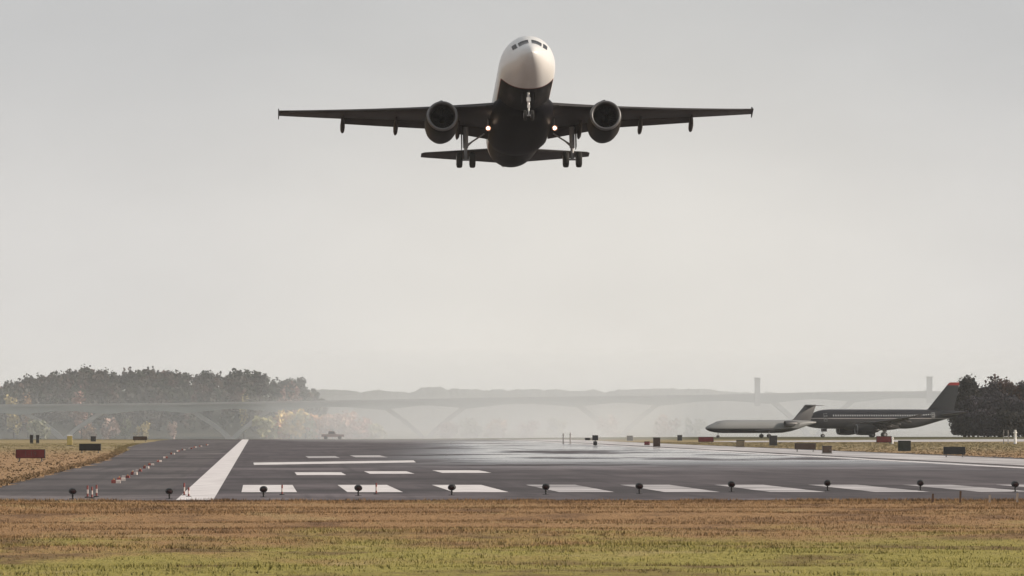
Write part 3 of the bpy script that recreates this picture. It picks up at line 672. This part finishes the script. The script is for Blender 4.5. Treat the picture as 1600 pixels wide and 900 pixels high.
# ------------------------------------------------------------------ regional jet
m_rjt = livery('pale_grey_regional_livery', ((0, -.55), (1, -.5)), (.20, .205, .21), (.07, .07, .075), (.016, .016, .018), .15)
m_rjf = mat('charcoal_fin_paint', (.045, .045, .05), .4)
def regional(t):
    zt = [(0, -.35), (.2, -.05), (1, .35), (2, .72), (3.2, 1.15), (5, 1.35), (18, 1.35), (23, 1.3), (26, 1.0)]
    zb = [(0, -.35), (.2, -.6), (1, -.98), (2.5, -1.25), (4, -1.35), (17, -1.35), (20, -1.0), (24, .2), (26, .7)]
    wd = [(0, .01), (.2, .32), (1, .75), (2.5, 1.15), (4, 1.35), (17, 1.35), (21, 1.1), (24, .6), (26, .12)]
    fo = fus_mesh([0, .1, .2, .5, 1, 1.6, 2.2, 3, 4, 5, 8, 12, 16, 18, 20, 22, 24, 25, 26], (zt, zb, wd), 32).build('fuselage', m_rjt, t, True, 40)
    for sg in (-1, 1):
        g = MB(); vs = [fus(y, sg * R(a), .015, tabs=(zt, zb, wd)) for y, a in ((2.0, 4), (2.1, 48), (2.9, 46), (2.8, 4))]; g.add(vs, [(0, 1, 2, 3)]); g.build('cockpit_window', m_glass, fo)
        g = MB(); wing_loft(g, [(.4, 10.2, -1.0, 5.0, .12, 0), (1.6, 10.9, -.95, 4.0, .12, 0), (9.6, 15.1, -.3, 1.3, .1, 0)], sg); wg = g.build('wing', m_grey, t, True, 50)
        g = MB(); g.add([(sg * 9.6, 15.1, -.3), (sg * 9.6, 16.4, -.3), (sg * 9.95, 16.7, .8), (sg * 9.95, 16.1, .8)], [(0, 1, 2, 3)]); g.build('winglet', m_rjt, wg)
        ex = sg * 1.95
        g = MB(); g.lathe([(.0, .55), (-.02, .6), (.3, .68), (1.2, .7), (2.4, .55), (3.0, .4), (3.0, .34)], (ex, 17.6, .55), (0, 1, 0), 28); en = g.build('engine', m_rjf, t, True, 40)
        g = MB(); g.lathe([(.05, .55), (.5, .5), (.6, .02)], (ex, 17.6, .55), (0, 1, 0), 24); g.build('intake', m_dark, en, True, 40)
        g = MB(); g.box((sg * 1.35, 19.1, .5), (.7, 2.2, .2)); g.build('pylon', m_rjf, en)
        g = MB(); wing_loft(g, [(.1, 23.4, 4.35, 2.4, .09, 0), (3.4, 25.0, 4.3, 1.2, .08, 0)], sg); g.build('tailplane', m_rjf, t, True, 50)
        g = MB(); g.tube((sg * 1.6, 14, -1), (sg * 1.6, 14, -1.95), .09, .08, 8); mgr = g.build('main_gear', m_gear, t, True)
        for ws in (-1, 1):
            g = MB(); g.lathe([(-.1, .25), (-.1, .38), (.1, .38), (.1, .25)], (sg * 1.6 + ws * .2, 14, -1.95), (1, 0, 0), 18, cap=True); g.build('wheel', m_rub, mgr, True, 40)
    g = MB(); wing_loft(g, [(0, 19.5, 1.1, 5.2, .06, 0), (0, 20.6, 1.5, 4.2, .1, 0), (0, 23.3, 4.35, 2.7, .1, 0), (0, 23.5, 4.5, 2.4, .06, 0)], 1, True); g.build('fin', m_rjf, t, True, 50)
    g = MB(); g.tube((0, 3.0, -1), (0, 2.95, -2.05), .07, .06, 8); ngr = g.build('nose_gear', m_gear, t, True)
    for ws in (-1, 1):
        g = MB(); g.lathe([(-.07, .15), (-.07, .27), (.07, .27), (.07, .15)], (ws * .18, 2.95, -2.06), (1, 0, 0), 16, cap=True); g.build('wheel', m_rub, ngr, True, 40)
rj = empty('regional_jet'); tag(rj, 'pale grey rear engined jet with dark fin queued ahead of the navy airliner', 'airliner')
regional(rj); nose = P(1102, 690, 1425); rj.rotation_euler = (0, 0, R(-90 + 27)); rj.location = (nose.x, nose.y, 2.35)

# ------------------------------------------------------------------ airfield signs, cabinets, posts
def pm(name, c, r=.6): return mat(name, c, r, noise=(2.0, tuple(q * .75 for q in c)))
m_sred = pm('dark_red_sign_face', (.16, .022, .025)); m_sblk = pm('black_sign_face', (.012, .012, .012)); m_sbrn = pm('brown_sign_back', (.075, .045, .03))
m_stan = pm('tan_box_paint', (.22, .17, .10)); m_sgrn = pm('dark_green_sign_face', (.018, .026, .022)); m_frame = pm('dark_sign_frame', (.03, .028, .028)); m_leg = pm('galvanised_leg', (.22, .21, .2))
m_wht = pm('white_post_paint', (.75, .74, .72)); m_yl = pm('yellow_box_paint', (.5, .4, .14)); m_chr = pm('charcoal_box_paint', (.03, .03, .033)); m_glyph = mat('dim_sign_lettering', (.10, .055, .055), .7)
def sign(name, px, yb, wp, hp, face, label, cat, legs=True, text=None, depth=.3, group='airfield signs beside the runway', leg_h=.22):
    b = G(px, yb); D = b.y; q = D / 10880.0; w, h = wp * q, hp * q
    t = empty(name, b, (0, 0, R(random.uniform(-4, 4)))); tag(t, label, cat, group)
    lh = leg_h if legs else .04
    g = MB(); g.box((0, 0, lh + h / 2), (w, depth, h)); pn = g.build('panel', m_frame, t)
    bm_mod = pn.modifiers.new('bevel', 'BEVEL'); bm_mod.width = .02; bm_mod.segments = 2
    g = MB(); g.box((0, -depth / 2 - .006, lh + h / 2), (w * .95, .012, h * .88)); g.build('face', face, t)
    if text:
        cu = bpy.data.curves.new('lettering', 'FONT'); cu.body = text; cu.size = h * .78; cu.align_x = 'CENTER'; cu.align_y = 'CENTER'; cu.extrude = .003
        tmp = bpy.data.objects.new('lettering_curve', cu); COL.objects.link(tmp); me = bpy.data.meshes.new_from_object(tmp.evaluated_get(bpy.context.evaluated_depsgraph_get())); bpy.data.objects.remove(tmp)
        tx = bpy.data.objects.new('lettering', me); COL.objects.link(tx); reg(tx, t); me.materials.clear(); me.materials.append(m_glyph); tx.location = (0, -depth / 2 - .02, lh + h / 2); tx.rotation_euler = (R(90), 0, 0)
    if legs:
        for sx in (-.38, .38):
            g = MB(); g.tube((w * sx, 0, -.05), (w * sx, 0, lh + .02), .045, .045, 8); g.box((w * sx, 0, .01), (.2, .2, .03)); g.build('leg', m_leg, t)
    else:
        g = MB(); g.box((0, 0, .02), (w * 1.06, depth * 1.3, .05)); g.build('base', m_leg, t)
    return t
sign('runway_sign', 48, 721, 46, 14, m_sred, 'dark red holding sign with dim lettering in the tan grass', 'sign', text='1-19')
sign('runway_sign', 141, 708, 34, 11, m_sblk, 'black oblong sign on legs in the grass beyond the red sign', 'sign')
sign('runway_sign', 219, 690, 22, 6, m_sbrn, 'small dark brown sign where the left taxiway meets the runway', 'sign')
sign('runway_sign', 1103, 693, 24, 8, m_sred, 'dark red sign under the nose of the grey jet', 'sign')
sign('runway_sign', 1258, 706, 33, 10, m_sbrn, 'brown oblong sign in the grass below the gap between the two parked jets', 'sign')
sign('runway_sign', 1381, 694, 24, 10, m_sred, 'dull red sign standing before the wing of the navy airliner', 'sign')
sign('runway_sign', 1491, 714.5, 34, 12, m_sblk, 'black oblong sign in green grass before the dense tree row', 'sign')
sign('distance_sign', 1413, 705, 20, 16, m_sgrn, 'square dark green sign in grass left of the black oblong one', 'sign', legs=False)
GC = 'equipment boxes around the airfield'
def cabinet(px, yb, wp, hp, m_, label, cap=m_frame, depth=.5, name='equipment_cabinet'):
    b = G(px, yb); q = b.y / 10880.0; w, h = wp * q, hp * q
    t = empty(name, b, (0, 0, R(random.uniform(-8, 8)))); tag(t, label, 'cabinet', GC)
    g = MB(); g.box((0, 0, h * .48 + .06), (w, depth, h * .88)); o = g.build('body', m_, t); md = o.modifiers.new('bevel', 'BEVEL'); md.width = .03; md.segments = 2
    g = MB(); g.box((0, 0, h * .97 + .02), (w * 1.08, depth * 1.1, h * .1), top=.9); g.build('lid', cap, t)
    g = MB(); g.box((0, -depth / 2 - .012, h * .5 + .05), (w * .8, .02, h * .7)); d = g.build('door', m_, t)
    g = MB(); g.box((w * .3, -depth / 2 - .035, h * .5), (.04, .025, .14)); g.build('handle', m_leg, d)
    g = MB(); g.box((0, 0, .03), (w * 1.1, depth * 1.15, .10)); g.build('base', m_leg, t)
    return t
cabinet(49.5, 693, 5, 13, m_chr, 'slim charcoal cabinet, west one of the close pair behind the red sign')
cabinet(59, 693, 5, 13, m_chr, 'slim charcoal cabinet of the close pair, nearer the yellow and white cabinet')
cabinet(146, 690, 8, 8, m_chr, 'small dark box on the skyline just above the black oblong sign')
cabinet(109, 697, 8, 17, m_yl, 'yellow cabinet with white lid left of the black oblong sign', m_wht)
cabinet(1157, 699, 13, 11, m_stan, 'tan box in the grass under the grey jet fuselage')
cabinet(1026, 699, 11, 15, m_sbrn, 'brown box at the runway edge, tallest in the middle of the field')
cabinet(1011, 696, 8, 6, m_sred, 'low dark red box touching the side of the brown box')
cabinet(1208, 697, 12, 16, m_chr, 'charcoal cabinet under the engine of the grey jet')
cabinet(1292, 709, 14, 12, m_sbrn, 'squat dark brown box beside the brown oblong sign')
cabinet(984, 689, 9, 8, m_chr, 'small dark box alone between the dark mast sign and the brown box')
cabinet(1062, 689, 7, 9, m_chr, 'small dark box standing before the nose of the grey jet')
# dark sign on a mast with a side arm
b = G(930, 697); q = b.y / 10880; t = empty('mast_light', b); tag(t, 'dark two-tier lamp box on a short mast with side arm at mid runway edge', 'lamp')
g = MB(); g.box((0, 0, 13 * q), (9 * q, .4, 8 * q)); g.build('lamp_box', m_chr, t)
g = MB(); g.box((0, 0, 4.5 * q), (6 * q, .35, 6 * q)); g.build('control_box', m_chr, t)
g = MB(); g.tube((0, 0, 0), (0, 0, 10 * q), .07, .07, 8); g.build('mast', m_leg, t)
g = MB(); g.tube((0, 0, 11 * q), (-12 * q, 0, 11 * q), .05, .05, 8); g.box((-12 * q, 0, 11 * q), (8 * q, .2, 3.5 * q)); g.build('side_arm', m_chr, t)
# slender poles
def pole(px, yb, hp, w, m_, label, capm=None, name='marker_post', group='slender airfield posts'):
    b = G(px, yb); q = b.y / 10880; h = hp * q
    t = empty(name, b); tag(t, label, 'post', group)
    g = MB(); g.lathe([(-.05, w * 1.1), (.05, w), (h, w * .85), (h + .02, w * .4)], (0, 0, 0), (0, 0, 1), 10, cap=True); g.build('shaft', m_, t, True, 40)
    g = MB(); g.lathe([(0, w * 1.35), (.12, w * 1.35), (.16, w)], (0, 0, h * .78), (0, 0, 1), 10, cap=True); g.build('collar', capm or m_leg, t, True, 40)
    g = MB(); g.box((0, 0, .02), (w * 4, w * 4, .06)); g.build('base', m_leg, t)
pole(880, 693, 16, .09, m_leg, 'thin grey post, first of the faint pair left of the mast light')
pole(891, 693, 17, .09, m_leg, 'thin grey post of the faint pair, nearer the mast light')
pole(1586, 694, 22, .20, m_wht, 'stout white post in front of the dense tree row', m_wht)
pole(1394, 694, 11, .16, m_wht, 'short white post beside the square green sign', m_wht)
pole(1568, 693, 21, .06, m_leg, 'thin grey post before the trees, farther from the stout white post')
pole(1575, 693, 21, .06, m_leg, 'thin grey post before the trees, close to the stout white post')
# red pickup at the far left of the runway end
m_car = mat('dull_red_car_paint', (.20, .12, .115), .6)
b = G(520, 686.6); t = empty('pickup_truck', b); t.scale = (.85, .85, .85); tag(t, 'dull red pickup truck in haze at the far runway end before the autumn trees', 'pickup truck')
g = MB(); g.loft([[(x, y, z) for x, z in ((-2.4, .55), (2.4, .55), (2.4, 1.05), (.6, 1.12), (-2.4, 1.12))] for y in (-.9, .9)]); o = g.build('body', m_car, t)
g = MB(); g.loft([[(x, y * s_, z) for x, z in ((-1.0, 1.12), (.7, 1.12), (.35, 1.75), (-.85, 1.8))] for y, s_ in ((-.85, 1), (.85, 1))]); cb = g.build('cab', m_car, t)
g = MB(); g.add([(-.8, -.862, 1.2), (.45, -.862, 1.2), (.22, -.862, 1.66), (-.72, -.862, 1.7)], [(0, 1, 2, 3)]); g.build('side_window', m_glass, cb)
for wx in (-1.5, 1.5):
    for wy in (-.82, .82):
        g = MB(); g.lathe([(-.12, .2), (-.12, .38), (.12, .38), (.12, .2)], (wx, wy, .38), (0, 1, 0), 18, cap=True); g.build('wheel', m_rub, t, True, 40)

# runway end lights: eleven dark lamps on stems
m_lh = pm('black_lamp_housing', (.014, .014, .016)); m_lens = mat('dark_lamp_lens', (.03, .012, .012), .15)
def end_light():
    t = empty('runway_end_light')
    g = MB(); g.lathe([(-.10, .05), (-.11, .11), (-.05, .135), (.09, .135), (.12, .10), (.14, .02)], (0, 0, .34), (0, .95, .1), 20, cap=True); h = g.build('lamp_housing', m_lh, t, True, 40)
    g = MB(); g.lathe([(-.118, .005), (-.116, .06), (-.10, .10)], (0, 0, .34), (0, .95, .1), 16); g.build('lens', m_lens, h, True)
    g = MB(); g.lathe([(0, .028), (.23, .028)], (0, 0, 0), (0, 0, 1), 10, cap=True); g.lathe([(.12, .04), (.16, .04)], (0, 0, 0), (0, 0, 1), 10, cap=True); g.build('stem', m_lh, t, True, 40)
    g = MB(); g.lathe([(-.04, .12), (.02, .12), (.03, .09)], (0, 0, 0), (0, 0, 1), 16, cap=True); g.build('base', m_lh, t, True, 40)
    return t
proto = end_light()
XL = [114, 265, 412, 560, 706, 853, 999, 1143, 1293, 1438, 1586]
YL = [768, 768, 765, 763, 762, 761, 760, 757, 755, 755, 757]
LBL = ['black stemmed runway lamp on the shoulder by the tan grass corner', 'black stemmed runway lamp just left of the wide white edge line', 'black stemmed runway lamp before the first white threshold bar', 'black stemmed runway lamp before the second white threshold bar',
       'black stemmed runway lamp before the third white threshold bar', 'black stemmed runway lamp before the fourth white threshold bar', 'black stemmed runway lamp directly below the brown box across the field', 'black stemmed runway lamp below the tan box and grey jet',
       'black stemmed runway lamp below the squat dark brown box', 'black stemmed runway lamp below the square green sign', 'black stemmed runway lamp below the stout white post, at the row end']
for i, (px, yh) in enumerate(zip(XL, YL)):
    o = proto if i == 0 else copy_tree(proto)
    D = CAM_H * 10880 / (yh + 12.5 - HOR); o.location = P(px, yh + 12.5, D); o.location.z = 0.012
    hz_ = P(px, yh, D).z; o.scale = (1, 1, max(.75, hz_ / .34)); o.rotation_euler = (0, 0, R(random.uniform(-9, 9)))
    tag(o, LBL[i], 'runway light', 'stemmed runway end lights')

# red and white barricade blocks along the left shoulder
m_brd = pm('red_barricade_plastic', (.22, .05, .045)); m_bwh = pm('white_barricade_plastic', (.58, .50, .46)); m_amb = mat('amber_lens', (.45, .2, .05), .2)
def barricade():
    t = empty('barricade')
    sec = lambda x: [(x, -.14, 0), (x, .14, 0), (x, .10, .16), (x, .05, .24), (x, -.05, .24), (x, -.10, .16)]
    g = MB(); g.loft([sec(-.42), sec(-.40), sec(0)]); g.build('white_half', m_bwh, t)
    g = MB(); g.loft([sec(.004), sec(.40), sec(.42)]); g.build('red_half', m_brd, t)
    g = MB(); g.lathe([(0, .05), (.05, .05), (.09, .03), (.1, .005)], (.2, 0, .24), (0, 0, 1), 10); g.build('lamp', m_amb, t, True)
    return t
bp_ = barricade()
BP0 = [(140, 770), (181, 755.5), (216, 738.5), (245, 723.5), (277, 706.5), (299, 701), (322, 696)]
BR = []
for i in range(16):
    u = (i / 15.0) ** 1.15 * 5 + 1; a_ = min(5, int(u)); f_ = u - a_
    BR.append((BP0[a_][0] * (1 - f_) + BP0[a_ + 1][0] * f_ + random.uniform(-2, 2), BP0[a_][1] * (1 - f_) + BP0[a_ + 1][1] * f_))
BL = [w_ + ' from the camera' for w_ in ('first', 'second', 'third', 'fourth', 'fifth', 'sixth', 'seventh', 'eighth', 'ninth', 'tenth', 'eleventh', 'twelfth', 'thirteenth', 'fourteenth', 'fifteenth')] + ['farthest from the camera']
for i, (px, yb) in enumerate(BR):
    o = bp_ if i == 0 else copy_tree(bp_)
    o.location = G(px, yb); o.location.z = .012; o.scale = (random.uniform(.34, .46), .6, random.uniform(.45, .62)); o.rotation_euler = (0, 0, R(random.choice((0, 180)) + random.uniform(-20, 20)))
    tag(o, 'low red and white barricade, ' + BL[i] + ' in the diagonal shoulder line', 'barricade', 'low barricades along the left shoulder')
# slim red and white posts near the runway end
def striped(px, yb, hp, label):
    b = G(px, yb); q = b.y / 10880; h = hp * q
    t = empty('striped_post', (b.x, b.y, .012)); tag(t, label, 'post', 'slim red and white posts at the runway end')
    for j in range(3):
        g = MB(); g.lathe([(h * j / 3, .03), (h * (j + 1) / 3 - .002, .03)], (0, 0, 0), (0, 0, 1), 10, cap=True); g.build('band', m_brd if j % 2 == 0 else m_bwh, t, True, 40)
    g = MB(); g.lathe([(0, .10), (.025, .10), (.04, .05)], (0, 0, 0), (0, 0, 1), 12, cap=True); g.build('base', m_lh, t, True, 40)
for a in ((137, 778, 19, 'red and white post of the shoulder trio, beside the black lamp'), (144, 779, 18, 'red and white post in the middle of the shoulder trio'), (151, 777, 19, 'red and white post of the shoulder trio, nearest the barricade line'),
          (288, 775, 20, 'red and white post on the left rim of the wide white line'), (295, 777, 15, 'short red and white post standing on the wide white line'),
          (441, 774, 16, 'red and white post before the end of the first threshold bar'), (588, 773, 18, 'red and white post before the second threshold bar')):
    striped(*a)
# weathered stakes in the dry grass near the right edge
m_stk = pm('weathered_stake_wood', (.12, .07, .045)); m_stk2 = pm('bleached_stake_wood', (.45, .38, .32))
for px, yb, hp, m_, lb in ((1457, 788, 15, m_stk, 'brown wooden stake in the dry grass, first of the right-hand line'), (1500, 790, 19, m_stk, 'brown wooden stake below the black oblong sign'), (1546, 793, 13, m_stk2, 'bleached wooden stake between the brown stake and the last lamp'), (1589, 792, 16, m_stk2, 'bleached wooden stake below the last runway lamp')):
    D = 213; b = P(px, yb, D); t = MB(); z0 = gz(b.x, D); h = hp * D / 10880
    t.loft([[(s_ * .03 + z_ * .03, w_ * .02, z_) for s_, w_ in ((-1, -1), (1, -1), (1, 1), (-1, 1))] for z_ in (-.1, h * .9, h)])
    o = t.build('wooden_stake', m_); o.location = (b.x, D, z0); tag(o, lb, 'stake', 'wooden stakes in the dry grass')

# ------------------------------------------------------------------ grass blades
gm = mat('grass_blades', (.2, .17, .05), .9, spec=.05)
k = NT(gm)
geo = k.n('ShaderNodeNewGeometry'); up = k.n('ShaderNodeVectorMath', operation='MULTIPLY_ADD'); k.l(geo.outputs['Normal'], up.inputs[0]); up.inputs[1].default_value = (.35, .35, .35); up.inputs[2].default_value = (0, 0, .75)
nrm = k.n('ShaderNodeVectorMath', operation='NORMALIZE'); k.l(up.outputs[0], nrm.inputs[0]); k.l(nrm.outputs[0], k.b.inputs['Normal']); o3 = k.obj(); x, y, z = k.xyz(o3)
streak = k.noise(k.map(o3, (.20, .075, 1)), 1.0, 7, .66)
tuft = k.noise(k.map(o3, (1.6, 1.1, .4)), 1.0, 4, .7)
dist = k.math('ADD', y, k.math('MULTIPLY', k.math('SUBTRACT', streak, .5), 130.0))
dist = k.math('SUBTRACT', dist, k.math('MULTIPLY', x, .7))
c = k.mix(k.rng(dist, 126, 164), k.mix(k.rng(tuft, .3, .7), (.22, .195, .045), (.39, .34, .11)), k.mix(k.rng(tuft, .3, .7), (.245, .14, .066), (.42, .26, .135)))
lay = k.noise(k.map(o3, (.26, .11, 1), loc=(2, 7, 0)), 1.0, 6, .65)
c = k.mix(k.math('MULTIPLY', k.rng(lay, .50, .66), .75), c, (.14, .08, .048)); c = k.mix(k.math('MULTIPLY', k.rng(lay, .46, .34), .5), c, (.40, .30, .15))
c = k.mix(k.rng(y, 226, 260), c, k.mix(k.math('MULTIPLY', k.rng(y, 520, 800), .7), k.mix(k.rng(tuft, .3, .7), (.20, .12, .065), (.38, .26, .15)), k.mix(k.rng(tuft, .3, .7), (.17, .15, .06), (.29, .25, .13))))
k.l(c, k.b.inputs['Base Color'])
g = MB()
rg = random.Random(3)
V, Fc = g.v, g.f
for i in range(120000):
    D = 100 + 123.0 * rg.random() ** .9
    hw = max(20, D * .085); x = rg.uniform(-hw, hw)
    patch = min(1, max(0, .5 + .9 * fnoise(x * .3, D, .35)))
    if rg.random() > .12 + .88 * patch: continue
    z0 = gz(x, D)
    hh = (.022 + .05 * patch) * rg.uniform(.5, 1.5) 
    for q in range(3):
        a = rg.uniform(0, 6.28); wdt = rg.uniform(.006, .016); lx, ly = rg.gauss(0, .5) * hh, rg.gauss(0, .5) * hh
        bx, by = x + rg.gauss(0, .06), D + rg.gauss(0, .06); ca, sa = math.cos(a) * wdt, math.sin(a) * wdt
        n0 = len(V); V += [(bx - ca, by - sa, z0 - .02), (bx + ca, by + sa, z0 - .02), (bx + lx, by + ly, z0 + hh * rg.uniform(.7, 1.1))]
        Fc.append((n0, n0 + 1, n0 + 2))
for i in range(20000):           # scattered tufts on the grass beside the runway
    if i % 2:
        D = 255 + 700 * rg.random() ** 1.4; p = RW(interp(LE, D - 251) - .2 - abs(rg.gauss(0, .35)) if i % 3 == 0 else interp(LE, D - 251) - rg.uniform(.2, 45), D - 251)
    else:
        D = 420 + 620 * rg.random(); p = RW(rg.uniform(58.5, 110) if D > 480 else rg.uniform(78, 110), D - 251)
    hh = rg.uniform(.03, .11)
    for q in range(4):
        bx, by = p.x + rg.gauss(0, .12), p.y + rg.gauss(0, .12); a = rg.uniform(0, 6.28); ca, sa = math.cos(a) * .06, math.sin(a) * .06
        n0 = len(V); V += [(bx - ca, by - sa, -.01), (bx + ca, by + sa, -.01), (bx + rg.gauss(0, .08), by + rg.gauss(0, .08), hh)]
        Fc.append((n0, n0 + 1, n0 + 2))
for i in range(7000):            # ragged fringe where the grass meets the paving
    x = rg.uniform(-26, 26); D = 223.6 + x * .036 + rg.gauss(-.6, .7); hh = rg.uniform(.04, .13)
    if fnoise(x, 0, .6) < rg.uniform(-.5, .4): hh *= .4
    for q in range(3):
        bx, by = x + rg.gauss(0, .06), D + rg.gauss(0, .1); a = rg.uniform(0, 6.28); ca, sa = math.cos(a) * .014, math.sin(a) * .014
        n0 = len(V); V += [(bx - ca, by - sa, -.01), (bx + ca, by + sa, -.01), (bx + rg.gauss(0, .05), by + rg.gauss(0, .05), hh)]
        Fc.append((n0, n0 + 1, n0 + 2))
g.m = [0] * len(Fc)
tag(g.build('grass', gm), 'rough half dry grass in front of the runway end', 'grass', kind='stuff')
